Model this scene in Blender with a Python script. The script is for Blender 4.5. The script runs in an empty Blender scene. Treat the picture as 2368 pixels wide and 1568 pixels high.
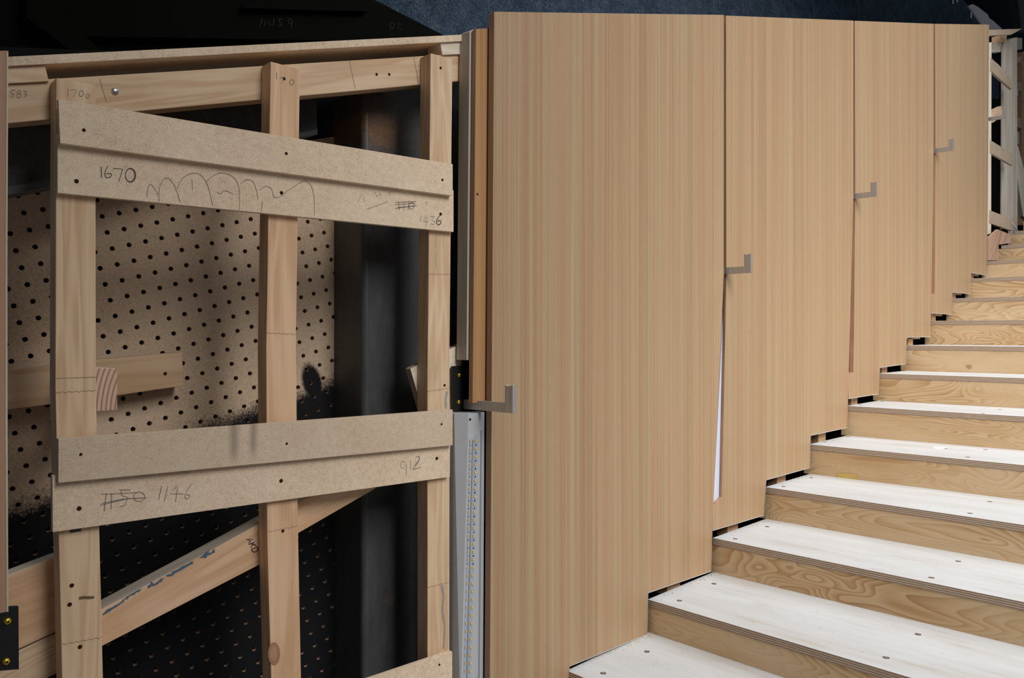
import bpy, bmesh, math, random
from mathutils import Vector, Matrix
random.seed(7)
F, CX, HY, CZ = 1900.0, 1184.0, 770.0, 1.6      # focal length in px, principal column, horizon row, eye height
S = bpy.context.scene
COL = S.collection
WM = {}
UP = Vector((0, 0, 1))

# ------------------------------------------------------------------ geometry helpers
class Plane:                                     # a vertical plane: a point, a direction along it, a normal away from the viewer
    def __init__(s, p, d, k=1.0):
        s.k = k; s.p = Vector((p[0], p[1], 0)); s.d = Vector((d[0], d[1], 0)).normalized()
        s.n = Vector((-s.d.y, s.d.x, 0))
    def hit(s, px, py, off=0.0):
        a = (px - CX) / F; p = s.p + s.n * (off * s.k)
        # p + t d = (aY, Y)
        det = s.d.x - a * s.d.y
        t = (a * p.y - p.x) / det
        q = p + s.d * t
        q.z = CZ - (py - HY) * q.y / F
        return q
def hit_z(px, py, z):
    Y = (CZ - z) * F / (py - HY)
    return Vector(((px - CX) / F * Y, Y, z))

K = 1.27                                         # one going of the stairs is 0.28 K metres
W = Plane((0.1102*K, 1.5893*K), (0.19177, 0.204), K)    # face of the veneered balustrade
FR = Plane((-0.697, 1.26), (0.570, 0.499))       # face of the boards of the open timber frame
PEG = Plane((-0.795, 1.594), (0.7808, 0.6247))   # perforated board

def axes(o, x, y):
    x = x.normalized(); z = x.cross(y).normalized(); y = z.cross(x)
    M = Matrix((x, y, z)).transposed().to_4x4(); M.translation = o
    return M
def link(name, me, M, parent=None):
    o = bpy.data.objects.new(name, me); COL.objects.link(o)
    WM[o] = M
    if parent is not None:
        o.parent = parent; o.matrix_basis = WM[parent].inverted() @ M
    else: o.matrix_basis = M
    return o
def mesh_obj(name, verts, faces, mats, M=None, parent=None, idx=None, bevel=0.0, smooth=False):
    M = M or Matrix.Translation(verts[0]); Mi = M.inverted()
    bm = bmesh.new(); vs = [bm.verts.new(Mi @ Vector(v)) for v in verts]
    for k, f in enumerate(faces):
        try: fc = bm.faces.new([vs[i] for i in f])
        except ValueError: continue
        if idx: fc.material_index = idx[k]
        fc.smooth = smooth
    bmesh.ops.recalc_face_normals(bm, faces=bm.faces)
    me = bpy.data.meshes.new(name); bm.to_mesh(me); bm.free()
    for m in (mats if isinstance(mats, (list, tuple)) else [mats]): me.materials.append(m)
    o = link(name, me, M, parent)
    if bevel:
        b = o.modifiers.new('bevel', 'BEVEL'); b.width = bevel; b.segments = 2; b.limit_method = 'ANGLE'
    return o
def loft(name, A, B, mats, M=None, parent=None, bevel=0.0, side=0):
    n = len(A)
    faces = [list(range(n)), list(range(2*n-1, n-1, -1))] + [[i, (i+1) % n, n+(i+1) % n, n+i] for i in range(n)]
    return mesh_obj(name, list(A)+list(B), faces, mats, M, parent, [0, 0]+[side]*n, bevel)
def prism(name, pts, plane, off, thick, mats, parent=None, rot=0.0, grain=None, bevel=0.0008, side=0):
    A = [plane.hit(x, y, off) for x, y in pts]
    B = [a + plane.n * (thick*plane.k) for a in A]
    if grain: x = A[grain[1]] - A[grain[0]]
    else: x = plane.d * math.cos(rot) + UP * math.sin(rot)
    o = sum(A, Vector()) / len(A)
    return loft(name, A, B, mats, axes(o, x, plane.n), parent, bevel, side)
def box(name, c, size, M, mats, parent=None, bevel=0.0008, rotx=None):   # box in a frame M (centre c, full size)
    c = Vector(c); h = Vector(size) / 2
    vs = [M @ (c + Vector((h.x*a, h.y*b, h.z*d))) for a, b, d in
          [(-1,-1,-1),(1,-1,-1),(1,1,-1),(-1,1,-1),(-1,-1,1),(1,-1,1),(1,1,1),(-1,1,1)]]
    f = [(0,1,2,3),(4,5,6,7),(0,1,5,4),(1,2,6,5),(2,3,7,6),(3,0,4,7)]
    M2 = M.copy(); M2.translation = M @ c
    if rotx: M2 = M2 @ rotx
    return mesh_obj(name, vs, f, mats, M2, parent, None, bevel)
def marks(name, lines, plane, off, width, mat, parent):   # pencil or paint strokes lying on a board: one mesh
    V_, Fc = [], []
    for pl in lines:
        P = [plane.hit(x, y, off - 0.0006) for x, y in pl]
        for i, p in enumerate(P):
            t = (P[min(i+1, len(P)-1)] - P[max(i-1, 0)]).normalized()
            w = plane.n.cross(t).normalized() * width * (0.5 + 0.12*random.uniform(-1, 1))
            V_ += [p - w, p + w]
        b = len(V_) - 2*len(P)
        for i in range(len(P)-1): Fc.append((b+2*i, b+2*i+1, b+2*i+3, b+2*i+2))
    return mesh_obj(name, V_, Fc, mat, axes(V_[0], plane.d, plane.n), parent)
def curve(pts, n=6):                                       # smooth a polyline (Catmull-Rom)
    out = []
    for i in range(len(pts)-1):
        p0, p1, p2, p3 = pts[max(i-1,0)], pts[i], pts[i+1], pts[min(i+2,len(pts)-1)]
        for k in range(n):
            t = k/n
            out.append(tuple(0.5*((2*b)+(c-a)*t+(2*a-5*b+4*c-d)*t*t+(3*b-a-3*c+d)*t**3) for a,b,c,d in zip(p0,p1,p2,p3)))
    return out + [pts[-1]]
def ell(cx, cy, rx, ry, n=20, a0=0):
    return [(cx+rx*math.cos(a0+2*math.pi*k/n), cy+ry*math.sin(a0+2*math.pi*k/n)) for k in range(n+1)]
def disc(name, c, nrm, r, mat, parent, h=0.0012, dome=False, hollow=False):   # small screw head / hole
    nrm = nrm.normalized(); t = nrm.cross(UP if abs(nrm.z) < .9 else Vector((1,0,0))).normalized(); b = nrm.cross(t)
    n = 14; rings = [(r, 0), (r, h*.6), (r*.8, h)] if not dome else [(r,0),(r*.92,h*.45),(r*.65,h*.85),(r*.3,h)]
    if hollow: rings = [(r, 0.0003), (r*.55, 0.0004)]
    V_ = [];Fc = []
    for rr, hh in rings:
        V_ += [c + nrm*hh + (t*math.cos(2*math.pi*k/n)+b*math.sin(2*math.pi*k/n))*rr for k in range(n)]
    for q in range(len(rings)-1):
        for k in range(n): Fc.append((q*n+k, q*n+(k+1)%n, (q+1)*n+(k+1)%n, (q+1)*n+k))
    Fc.append([(len(rings)-1)*n+k for k in range(n)])
    return mesh_obj(name, V_, Fc, mat, axes(c, t, b), parent, None, 0, smooth=dome)
def tag(o, label, cat, group=None, kind=None):
    o['label'] = label; o['category'] = cat
    if group: o['group'] = group
    if kind: o['kind'] = kind
    return o
def struct(o): o['kind'] = 'structure'; return o
def thing(name, loc, label, cat, group=None):
    o = bpy.data.objects.new(name, None); COL.objects.link(o); o.empty_display_size = .05
    M = Matrix.Translation(Vector(loc)); WM[o] = M; o.matrix_basis = M
    return tag(o, label, cat, group)

# ------------------------------------------------------------------ materials
def lin(r, g, b):
    f = lambda c: (c/255/12.92) if c/255 <= .04045 else ((c/255+.055)/1.055)**2.4
    return (f(r), f(g), f(b), 1)
class NT:
    def __init__(s, name, rough=.6, spec=.3, metal=0):
        s.m = bpy.data.materials.new(name); s.m.use_nodes = True; s.t = s.m.node_tree
        s.b = s.t.nodes['Principled BSDF']
        s.b.inputs['Roughness'].default_value = rough; s.b.inputs['Specular IOR Level'].default_value = spec
        s.b.inputs['Metallic'].default_value = metal
        s.tc = s.t.nodes.new('ShaderNodeTexCoord').outputs['Object']
        oi = s.t.nodes.new('ShaderNodeObjectInfo').outputs['Random']
        s.rnd = oi
        v = s.math('MULTIPLY', oi, 37.0)
        c = s.t.nodes.new('ShaderNodeCombineXYZ')
        for i in range(3): s.t.links.new(v, c.inputs[i])
        a = s.t.nodes.new('ShaderNodeVectorMath'); a.operation = 'ADD'
        s.t.links.new(s.tc, a.inputs[0]); s.t.links.new(c.outputs[0], a.inputs[1])
        s.co = a.outputs[0]
    def put(s, inp, v):
        if hasattr(v, 'is_linked'): s.t.links.new(v, inp)
        else: inp.default_value = v
    def math(s, op, a, b=0.0, clamp=False):
        n = s.t.nodes.new('ShaderNodeMath'); n.operation = op; n.use_clamp = clamp
        s.put(n.inputs[0], a); s.put(n.inputs[1], b); return n.outputs[0]
    def scale(s, v, sc, co=None):
        n = s.t.nodes.new('ShaderNodeVectorMath'); n.operation = 'MULTIPLY'
        s.t.links.new(co or s.co, n.inputs[0]); n.inputs[1].default_value = sc; return n.outputs[0]
    def noise(s, sc, scale=1.0, detail=2.0, rough=.5, dist=0.0, co=None):
        n = s.t.nodes.new('ShaderNodeTexNoise'); s.t.links.new(s.scale(None, sc, co), n.inputs['Vector'])
        n.inputs['Scale'].default_value = scale; n.inputs['Detail'].default_value = detail
        n.inputs['Roughness'].default_value = rough; n.inputs['Distortion'].default_value = dist
        return n.outputs['Fac']
    def sep(s, v):
        n = s.t.nodes.new('ShaderNodeSeparateXYZ'); s.t.links.new(v, n.inputs[0]); return n.outputs
    def ramp(s, fac, stops):
        n = s.t.nodes.new('ShaderNodeValToRGB'); s.t.links.new(fac, n.inputs[0]); e = n.color_ramp.elements
        e[0].position, e[0].color = stops[0]; e[1].position, e[1].color = stops[-1]
        for p, c in stops[1:-1]:
            k = e.new(p); k.color = c
        return n.outputs[0]
    def mix(s, fac, a, b, mode='MIX'):
        n = s.t.nodes.new('ShaderNodeMix'); n.data_type = 'RGBA'; n.blend_type = mode
        s.put(n.inputs[0], fac); s.put(n.inputs[6], a); s.put(n.inputs[7], b); return n.outputs[2]
    def maprange(s, v, a, b, c=0.0, d=1.0, smooth=True):
        n = s.t.nodes.new('ShaderNodeMapRange'); n.interpolation_type = 'SMOOTHSTEP' if smooth else 'LINEAR'
        s.put(n.inputs[0], v); s.put(n.inputs[1], a); s.put(n.inputs[2], b)
        n.inputs[3].default_value = c; n.inputs[4].default_value = d; return n.outputs[0]
    def bump(s, h, strength=.2, dist=.001):
        n = s.t.nodes.new('ShaderNodeBump'); n.inputs['Strength'].default_value = strength; n.inputs['Distance'].default_value = dist
        s.t.links.new(h, n.inputs['Height']); s.t.links.new(n.outputs[0], s.b.inputs['Normal'])
    def done(s, col):
        s.put(s.b.inputs['Base Color'], col); return s.m

def g(c, k):  return (c[0]*k, c[1]*k, c[2]*k, 1)
def flat(name, c, rough=.6, spec=.3, metal=0, var=.15):
    m = NT(name, rough, spec, metal); v = m.noise((1,1,1), 60, 3)
    return m.done(m.mix(v, g(c, 1-var), g(c, 1+var)))

def pine(name, c1, c2, c3, rings=55):                # grain along local X
    m = NT(name, .62, .25)
    w = m.noise((.8, 9, 9), 2.0, 2, .5, .3)
    ph = m.math('MULTIPLY', w, rings)
    r = m.math('ADD', m.math('MULTIPLY', m.math('SINE', ph), .5), .5)
    fine = m.noise((2, 260, 260), 1.0, 3, .6)
    broad = m.noise((2.2, 12, 12), 1.0, 2)
    v = m.math('ADD', m.math('MULTIPLY', r, .30), m.math('ADD', m.math('MULTIPLY', fine, .35), m.math('MULTIPLY', broad, .5)))
    col = m.ramp(v, [(.28, c1), (.58, c2), (.9, c3)])
    tone = m.math('ADD', m.math('MULTIPLY', m.rnd, .16), .92)
    hsv = m.t.nodes.new('ShaderNodeHueSaturation'); m.t.links.new(col, hsv.inputs['Color']); m.t.links.new(tone, hsv.inputs['Value'])
    m.bump(fine, .15)
    return m.done(hsv.outputs[0])
PINE = pine('pine', (.80,.60,.40,1), (.70,.49,.31,1), (.58,.36,.205,1))
PINE_PINK = pine('pink_pine', (.86,.60,.39,1), (.75,.48,.29,1), (.60,.345,.185,1), 30)
PINE_DARK = pine('packer_pine', (.72,.46,.26,1), (.62,.37,.20,1), (.48,.27,.14,1))
GREYWOOD = pine('weathered_timber', (.64,.58,.50,1), (.55,.48,.40,1), (.43,.36,.29,1), 18)
PALE = pine('pale_pine', (.82,.74,.62,1), (.74,.65,.52,1), (.62,.52,.39,1))

def veneer():
    m = NT('quarter_cut_veneer', .45, .25)           # grain along local X, across is local Z
    a = m.noise((.9, 1, 420), 1.0, 3, .6)
    b = m.noise((.5, 1, 95), 1.0, 2, .5)
    c = m.noise((.3, 1, 17), 1.0, 2, .5)
    fl = m.noise((30, 1, 700), 1.0, 2, .6)
    v = m.math('ADD', m.math('MULTIPLY', a, .42), m.math('ADD', m.math('MULTIPLY', b, .38), m.math('MULTIPLY', c, .24)))
    v = m.math('ADD', v, m.math('MULTIPLY', fl, .12))
    col = m.ramp(v, [(.36, (.27,.17,.095,1)), (.50, (.345,.228,.128,1)), (.60, (.383,.268,.155,1)), (.74, (.435,.32,.20,1))])
    hue = m.noise((.4, 1, 46), 1.0, 2, .6)
    col = m.mix(m.maprange(hue, .40, .62), col, m.mix(1.0, col, (1.03,.93,.93,1), 'MULTIPLY'))
    m.bump(a, .08)
    return m.done(col)
VENEER = veneer()
VENEER_OR = NT('orange_veneer', .5, .25)
_v = VENEER_OR.noise((.7,1,130), 1, 3, .6)
VENEER_OR = VENEER_OR.done(VENEER_OR.ramp(_v, [(.3, (.36,.185,.075,1)), (.7, (.47,.265,.125,1))]))
VENEER_EDGE = NT('veneer_edge', .5, .3)
_v = VENEER_EDGE.noise((1,1,160), 1, 3)
VENEER_EDGE = VENEER_EDGE.done(VENEER_EDGE.ramp(_v, [(.3, (.36,.20,.12,1)), (.7, (.50,.30,.19,1))]))

def ply_face():
    m = NT('rotary_cut_plywood', .6, .25)            # X along board
    w = m.noise((2.1, 9, 9), 1.0, 1.6, .45, .55)
    s = m.math('FRACT', m.math('MULTIPLY', w, 28.0))
    s = m.math('MULTIPLY', m.math('POWER', s, 1.7), m.maprange(s, .93, 1.0, 1, 0))
    amp = m.maprange(m.noise((1.1, 4, 4), 1.3, 1), .35, .62)
    s = m.math('MULTIPLY', s, m.math('ADD', m.math('MULTIPLY', amp, .8), .12))
    bl = m.noise((2.2, 7, 7), 1.2, 2, .5, .4)
    fine = m.noise((6, 190, 190), 1.0, 2)
    v = m.math('ADD', m.math('MULTIPLY', s, .42), m.math('ADD', m.math('MULTIPLY', bl, .62), m.math('MULTIPLY', fine, .14)))
    col = m.ramp(v, [(.22, (.70,.53,.34,1)), (.42, (.63,.45,.265,1)), (.60, (.53,.34,.17,1)), (.88, (.37,.195,.08,1))])
    spot = m.maprange(m.noise((7, 11, 11), 1.6, 1), .73, .79)
    col = m.mix(m.math('MULTIPLY', spot, .6), col, (.30,.12,.05,1))
    return m.done(col)
PLY = ply_face()
def ply_top():
    m = NT('bleached_plywood_top', .55, .35)
    a = m.noise((2.5, 70, 70), 1.0, 3, .6)
    b = m.noise((2, 6, 6), 1.4, 3, .6)
    st = m.maprange(m.noise((6, 14, 14), 1.1, 3, .55), .62, .76)
    col = m.ramp(m.math('ADD', m.math('MULTIPLY', a, .35), m.math('MULTIPLY', b, .65)), [(.30, (.53,.495,.455,1)), (.42, (.58,.585,.585,1)), (.55, (.62,.635,.645,1)), (.70, (.66,.68,.70,1))])
    col = m.mix(m.math('MULTIPLY', st, .40), col, (.42,.405,.42,1))
    sp = m.maprange(m.noise((60, 60, 60), 1.6, 1), .74, .78)
    col = m.mix(m.math('MULTIPLY', sp, .5), col, (.32,.22,.14,1))
    return m.done(col)
PLYTOP = ply_top()
def ply_edge(axis):
    m = NT('plywood_edge_layers', .7, .2)
    z = m.sep(m.tc)[axis]
    wob = m.math('MULTIPLY', m.noise((9, 9, 9), 2.0, 2), .0022)
    ph = m.math('MULTIPLY', m.math('ADD', z, wob), 1150)
    s = m.math('ADD', m.math('MULTIPLY', m.math('SINE', ph), .5), .5)
    f = m.noise((60, 400, 400), 1, 3)
    v = m.math('ADD', m.math('MULTIPLY', s, .65), m.math('MULTIPLY', f, .35))
    return m.done(m.ramp(v, [(.2, (.25,.17,.12,1)), (.45, (.36,.26,.19,1)), (.8, (.60,.49,.37,1))]))
PLYEDGE = ply_edge(2); PLYEDGE_Y = ply_edge(1)

def chip(name, k, pink=0.0, stains=()):
    m = NT(name, .75, .2)
    a = m.noise((1,1,1), 330, 3, .7); b = m.noise((1,1,1), 90, 2); c = m.noise((1,1,1), 9, 3)
    v = m.math('ADD', m.math('MULTIPLY', a, .6), m.math('ADD', m.math('MULTIPLY', b, .25), m.math('MULTIPLY', c, .22)))
    col = m.ramp(v, [(.34, g((.36,.25,.165), k)), (.48, g((.56,.425,.30), k)), (.6, g((.62,.49,.36), k)), (.74, g((.72,.60,.46), k))])
    dk = m.maprange(m.noise((1,1,1), 420, 2), .70, .76)
    col = m.mix(m.math('MULTIPLY', dk, .5), col, g((.22,.14,.08), k))
    X, Y_, Z = m.sep(m.tc)
    for (x, wx, z0, wz) in stains:                    # dirty runs down the board
        d = m.math('ABSOLUTE', m.math('SUBTRACT', X, x))
        e = m.math('ABSOLUTE', m.math('SUBTRACT', Z, z0))
        f = m.math('MULTIPLY', m.maprange(d, 0, wx, 1, 0), m.maprange(e, wz*.4, wz, 1, 0))
        f = m.math('MULTIPLY', f, m.math('ADD', m.math('MULTIPLY', a, .7), .35))
        col = m.mix(m.math('MULTIPLY', f, .75, True), col, (.13,.115,.10,1))
    return m.done(col)
CHIP = chip('particleboard', 1.28)
CHIP_D = chip('darker_particleboard', .72)  # darker copy of the particleboard, for the far frame

BLACK = flat('black_paint', (.012,.012,.013), .5, .3)
def steel(name, rust):
    m = NT(name, .42, .45)
    a = m.noise((14, 14, 3), 4, 4, .6); b = m.noise((1,1,1), 160, 2)
    col = m.ramp(m.math('ADD', m.math('MULTIPLY', a, .75), m.math('MULTIPLY', b, .25)), [(.3, (.052,.052,.054,1)), (.55, (.070,.070,.072,1)), (.75, (.095,.094,.094,1))])
    if rust:
        X, Y_, Z = m.sep(m.tc)
        for (x, z, rx, rz, s) in rust:
            dx = m.math('DIVIDE', m.math('SUBTRACT', X, x), rx); dz = m.math('DIVIDE', m.math('SUBTRACT', Z, z), rz)
            d = m.math('SQRT', m.math('ADD', m.math('MULTIPLY', dx, dx), m.math('MULTIPLY', dz, dz)))
            d = m.math('ADD', d, m.math('MULTIPLY', m.math('SUBTRACT', m.noise((14, 14, 50), 1.5, 4, .65), .5), 1.5))
            f = m.math('MULTIPLY', m.maprange(d, .45, 1.0, 1, 0), s)
            col = m.mix(f, col, m.mix(b, (.13,.05,.018,1), (.32,.17,.07,1)))
    return m.done(col)
def felt():
    m = NT('navy_felt', .95, .1)
    a = m.noise((1,1,1), 190, 3, .75); b = m.noise((1,1,1), 14, 2)
    v = m.math('ADD', m.math('MULTIPLY', a, .8), m.math('MULTIPLY', b, .2))
    return m.done(m.ramp(v, [(.38, (.018,.029,.047,1)), (.5, (.050,.076,.112,1)), (.6, (.10,.14,.19,1)), (.72, (.22,.27,.33,1))]))
FELT = felt()
PENCIL = flat('pencil_lead', (.19,.165,.145), .5)
PENCIL_DK = flat('dark_pencil_lead', (.08,.07,.066), .5)
PENCIL_FAINT = flat('faint_pencil_lead', (.33,.27,.215), .6)
STAMP = flat('black_stamp_ink', (.03,.025,.025), .6)
BLUE = flat('blue_paint', (.085,.14,.20), .7)
YELLOWMARK = flat('yellow_chalk', (.018,.014,.003), .8)
GREENMARK = flat('green_chalk', (.42,.55,.20), .8)
HOLE = flat('drilled_recess', (.035,.018,.008), .9, .05)
ZINC = flat('zinc_screw', (.55,.56,.55), .35, .5, .9)
GOLD = flat('yellow_zinc_screw', (.85,.58,.06), .25, .5, .9)
STAINLESS = NT('brushed_stainless', .42, .5, .65)
_a = STAINLESS.noise((400, 4, 4), 1, 2)
STAINLESS = STAINLESS.done(STAINLESS.ramp(_a, [(.3, (.42,.41,.40,1)), (.7, (.56,.55,.54,1))]))
ALU = flat('satin_aluminium', (.46,.47,.485), .5, .4, 0, .03)
ALU_D = flat('grey_aluminium', (.24,.27,.30), .5, .4, 0, .03)
STRIP = flat('led_strip_board', (.36,.42,.50), .4, .5)
LEDC = flat('amber_led', (.80,.46,.12), .4, .5)
LEDK = flat('black_resistor', (.05,.05,.055), .4, .5)
WHITE = flat('opal_diffuser', (.58,.60,.69), .5, .3, 0, .02)
CORE = flat('pale_core_edge', (.50,.47,.43), .6)
PAPER = flat('white_paper', (.74,.74,.74), .8)
GREYBOARD = flat('grey_board', (.80,.80,.82), .8)
CONC = flat('concrete', (.30,.29,.28), .85)
REDPLY = pine('red_brown_plywood', (.52,.34,.25,1), (.44,.27,.19,1), (.34,.19,.125,1), 20)

# ------------------------------------------------------------------ camera
cam = bpy.data.cameras.new('camera'); co = bpy.data.objects.new('camera', cam); COL.objects.link(co)
co.location = (0, 0, CZ); co.rotation_euler = (math.pi/2, 0, 0)
cam.sensor_width = 36; cam.lens = F/2368*36; cam.shift_y = -(784-HY)/2368; cam.clip_start = .05
S.camera = co

# ------------------------------------------------------------------ setting
def quad(name, P, mat): return mesh_obj(name, P, [list(range(len(P)))], mat, Matrix.Translation(P[0]))
fl = box('floor', (2, 3, -.05), (14, 14, .1), Matrix.Identity(4), CONC, None, 0); struct(fl)
wb = prism('wall_back', [(500,-420),(2214,-20),(2272,57),(2310,180),(2310,300),(500,400)], W, 1.15, .03, [FELT, PAPER], None, 0, None, 0, 1); struct(wb)
wf = prism('wall_far', [(1900,-500),(2700,-500),(2700,500),(1900,500)], W, 2.2, .05, flat('dark_navy_cloth', (.006,.010,.018), .95, .1), None, 0, None, 0); struct(wf)
CAVE = flat('painted_shade_black', (.010,.010,.010), .9, .05)  # near-black colour stands in for deep shade
def wpt(s, off, z): p = W.p + (W.d*s + W.n*off)*K; return Vector((p.x, p.y, CZ + (z-CZ)*K))
CV = lambda o: [wpt(-.02,o,.3), wpt(6.4,o,2.2), wpt(6.4,o,3.45), wpt(3.9,o,2.95), wpt(-.02,o,2.0)]
cav = loft('cavity_shade_backing', CV(.40), CV(.44), CAVE); struct(cav)  # added dark sheet: the shade behind panels and far frame, as colour
cb = prism('frame_shade_backing', [(-200,100),(1075,150),(1075,1800),(-200,2200)], FR, .46, .02, CAVE, None, 0, None, 0); struct(cb)  # added dark sheet: paints the shade behind the open frame

# ------------------------------------------------------------------ staircase
N0, N1 = -1, 16
HT = {-1: .735, 0: .655, 1: .583, 2: .4993, 3: .4136, 4: .3266, 5: .232, 6: .139, 7: .046, 8: -.0475, 9: -.144, 10: -.2407, 11: -.335}
for n in range(12, 18): HT[n] = HT[11] - .0955*(n-11)
HT[-2] = .82
VPX = {-1: -560, 0: -560, 1: -570, 2: -650, 3: -660, 4: -780, 5: -860}
def corner(n):
    q = .6045 + .0776*n; Y = 2.629*K*q
    return Vector(((1786-1000/q)*Y/F, Y, 0))
def edir(n):
    v = VPX.get(n, -900); return Vector((-(v-CX), -F, 0)).normalized()
TW = 1.55
def zt(n): return CZ - HT[n]*K
stair = thing('staircase', corner(0)+Vector((0,0,zt(-1))), 'raw plywood staircase with whitish treads climbing beside the veneered panels', 'staircase')
TH = .0165*K
SCREW = {0: [(1395,1557),(1496,1507)], 1: [(1571,1389),(1651,1350),(2049,1521),(2123,1467)], 2: [(1700,1246),(1774,1218),(2154,1336),(2216,1298)],
         3: [(1812,1125),(1876,1105),(2243,1187),(2289,1160)], 4: [(1907,1022),(1962,1010),(2238,1057),(2279,1040)], 5: [(1990,937),(2040,929),(2273,956),(2312,947)]}
for n in range(N0, N1):
    a, b = corner(n), corner(n+1); ea, eb = edir(n), edir(n+1)
    z = zt(n); a0 = a - ea*.009; b0 = b - eb*.009
    ov = W.d*.014
    top = [a0, a0+ea*TW, b0+eb*TW+ov, b0+ov]
    A = [Vector((p.x, p.y, z)) for p in top]; B = [p - UP*TH for p in A]
    M = axes(A[0], ea, Vector((-ea.y, ea.x, 0)))
    t = loft('tread', A, B, [PLYTOP, PLYEDGE], M, stair, .0007, 1)
    rt = z - TH; rb = zt(n-1) if n > N0 else z - .2
    off = W.d*.0015
    R = [a0+off-ea*.022, a0+off+ea*TW]
    A = [Vector((R[0].x,R[0].y,rb)), Vector((R[1].x,R[1].y,rb)), Vector((R[1].x,R[1].y,rt)), Vector((R[0].x,R[0].y,rt))]
    nn = Vector((-ea.y, ea.x, 0))
    loft('riser', A, [p+nn*.012 for p in A], [PLY], axes(A[0], ea, nn), stair, .0005)
    if n == 4:
        PR = Plane((A[0].x, A[0].y), (ea.x, ea.y)); Q = [PR.hit(x, y, -.0012) for x, y in [(1934,1096),(1958,1094),(1982,1098),(1984,1111),(1960,1108),(1936,1104)]]
        mesh_obj('yellow_tape', Q, [list(range(6))], flat('yellow_tape', (.62,.44,.14), .6), axes(Q[0], ea, nn), stair)
    for (px, py) in SCREW.get(n, []):
        c = hit_z(px, py, z)
        if n < 6:
            s = disc('screw_recess', c, UP, .0072, HOLE, t, hollow=True)
            disc('screw_head', c+UP*.0004, UP, .0050, ZINC, t, .0005)
# carriage beams under the treads
for k in (.06, .62, 1.19):
    P = []
    for n in range(N0, N1):
        a, b = corner(n)+edir(n)*k+W.d*.016, corner(n+1)+edir(n+1)*k+W.d*.012
        P += [Vector((a.x, a.y, zt(n)-TH)), Vector((b.x, b.y, zt(n)-TH))]
    P += [P[-1]-UP*.35, P[0]-UP*.30]
    P[-1] = Vector((P[0].x, P[0].y, 0)); P[-2] = Vector((P[-3].x, P[-3].y, 0))
    e = edir(4)
    loft('carriage', P, [p+e*.03 for p in P], [PINE_DARK], axes(P[0], W.d, e), stair)

# ------------------------------------------------------------------ balustrade panels
PT = .0135
R90 = math.pi/2
panels = [
 ('first large oak veneer panel beside the open timber frame, tallest of the row', [(1143,27),(1674,34.5),(1674,640),(1649.5,1165),(1645,1321),(1499,1371),(1497,1467),(1317,1541),(1314,1668),(1131.5,1760)], (4,10)),
 ('second oak veneer panel, beside the long white light slot', [(1679,36),(1973.5,47.5),(1973.5,455),(1965,780),(1959.5,989),(1875,1007),(1872.5,1082),(1772,1110),(1766,1192),(1648.5,1227),(1650,1168),(1669,1150),(1680,640)], (4,11)),
 ('third oak veneer panel, narrow in view, between the second and the last', [(1977,48),(2159,55),(2159,352),(2156,540),(2152,779),(2097,780),(2094.5,842),(2035,850),(2031.5,911),(1962.5,922),(1962.5,872),(1973.5,861),(1975,780),(1978,462)], (4,10)),
 ('last oak veneer panel at the top of the stairs, ending at bare far framing', [(2162.5,55),(2287.5,57),(2283,637),(2246,630.5),(2244.5,680),(2202.5,675.5),(2201,727.5),(2153.5,724),(2153.5,686),(2161.5,679),(2163.5,352)], (2,8))]
for lab, pts, (i0, i1) in panels:
    o = prism('veneer_board', pts, W, 0, PT*(.5 if lab.startswith('second') else 1), [VENEER, VENEER_EDGE], None, R90, None, .0006, 1)
    tag(o, lab, 'panel', 'veneered balustrade panels')
    seg = pts[i0:i1]
    marks('edge_lipping', [seg], W, .0, .0026, CORE, o)['label'] = 'thin pale edge along the stepped foot'
# panel cut off by the left picture edge
o = prism('veneer_board', [(-2870,180),(17,117),(13,700),(16,1415),(-8,1420),(-8,3450),(-2870,6080)], W, 0, .012, [VENEER_EDGE, CORE], None, R90, None, .0006, 1)
marks('edge_lipping', [[(17.5,118),(15,600),(15,1000),(17.5,1415)]], W, 0, .0024, flat('pale_lipping', (.62,.52,.40), .6), o)['label'] = 'pale upright edge'
tag(o, 'brown veneer panel edge cut off at the left side of the photo', 'panel', 'veneered balustrade panels')

# small scratches of filler are part of the veneer: none built
# opal light behind the slot between first and second panel
d = prism('light_diffuser', [(1676,655),(1690,655),(1690,1180),(1649,1180)], W, .0078, .004, WHITE)
tag(d, 'white opal light diffuser in the slot between first and second panel', 'light')
for (x0,x1,y0,y1,l) in [(1950,1985,455,880,'dark wooden backing in the slot between second and third panel'),(2140,2170,345,692,'dark wooden backing in the slot between third and last panel')]:
    d = prism('slot_backing', [(x0,y0),(x1,y0),(x1,y1),(x0,y1)], W, .018, .01, VENEER_EDGE, None, R90); tag(d, l, 'wood strip')

# handrail brackets
def bracket(px, ybot, label, arm=True):
    q = W.hit(px, ybot)
    r = thing('handrail_bracket', q, label, 'bracket', 'handrail brackets')
    M = axes(q, W.d, W.n)                 # X along the wall, Y into it, Z up
    if arm:
        a = [(.060,0),(-.067,0),(-.067,.047),(-.0635,.0462),(-.060,.0452),(-.056,.0448),(-.052,.0456),(-.049,.0472),(-.049,.0165),(.060,.0165)]
        A = [M @ (Vector((0, y, z))*K) for y, z in a]; B = [M @ (Vector((.009, y, z))*K) for y, z in a]
        loft('arm', A, B, [STAINLESS], M @ Matrix.Rotation(-R90, 4, 'Z'), r, .0004)
    return r, M
def plate(r, pts, off, screws):
    p = prism('mounting_plate', pts, W, off, .004, BLACK, r, 0, None, .0004); p['label'] = 'black steel plate'
    for (x, y) in screws:
        s = disc('screw', W.hit(x, y, off-.0002), -W.n, .0053, GOLD, p, .0038, True); s['label'] = 'yellow zinc screw'
        disc('screw_socket', W.hit(x, y, off-.0002) - W.n*.0039, -W.n, .0016, HOLE, s, .0002)
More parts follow.
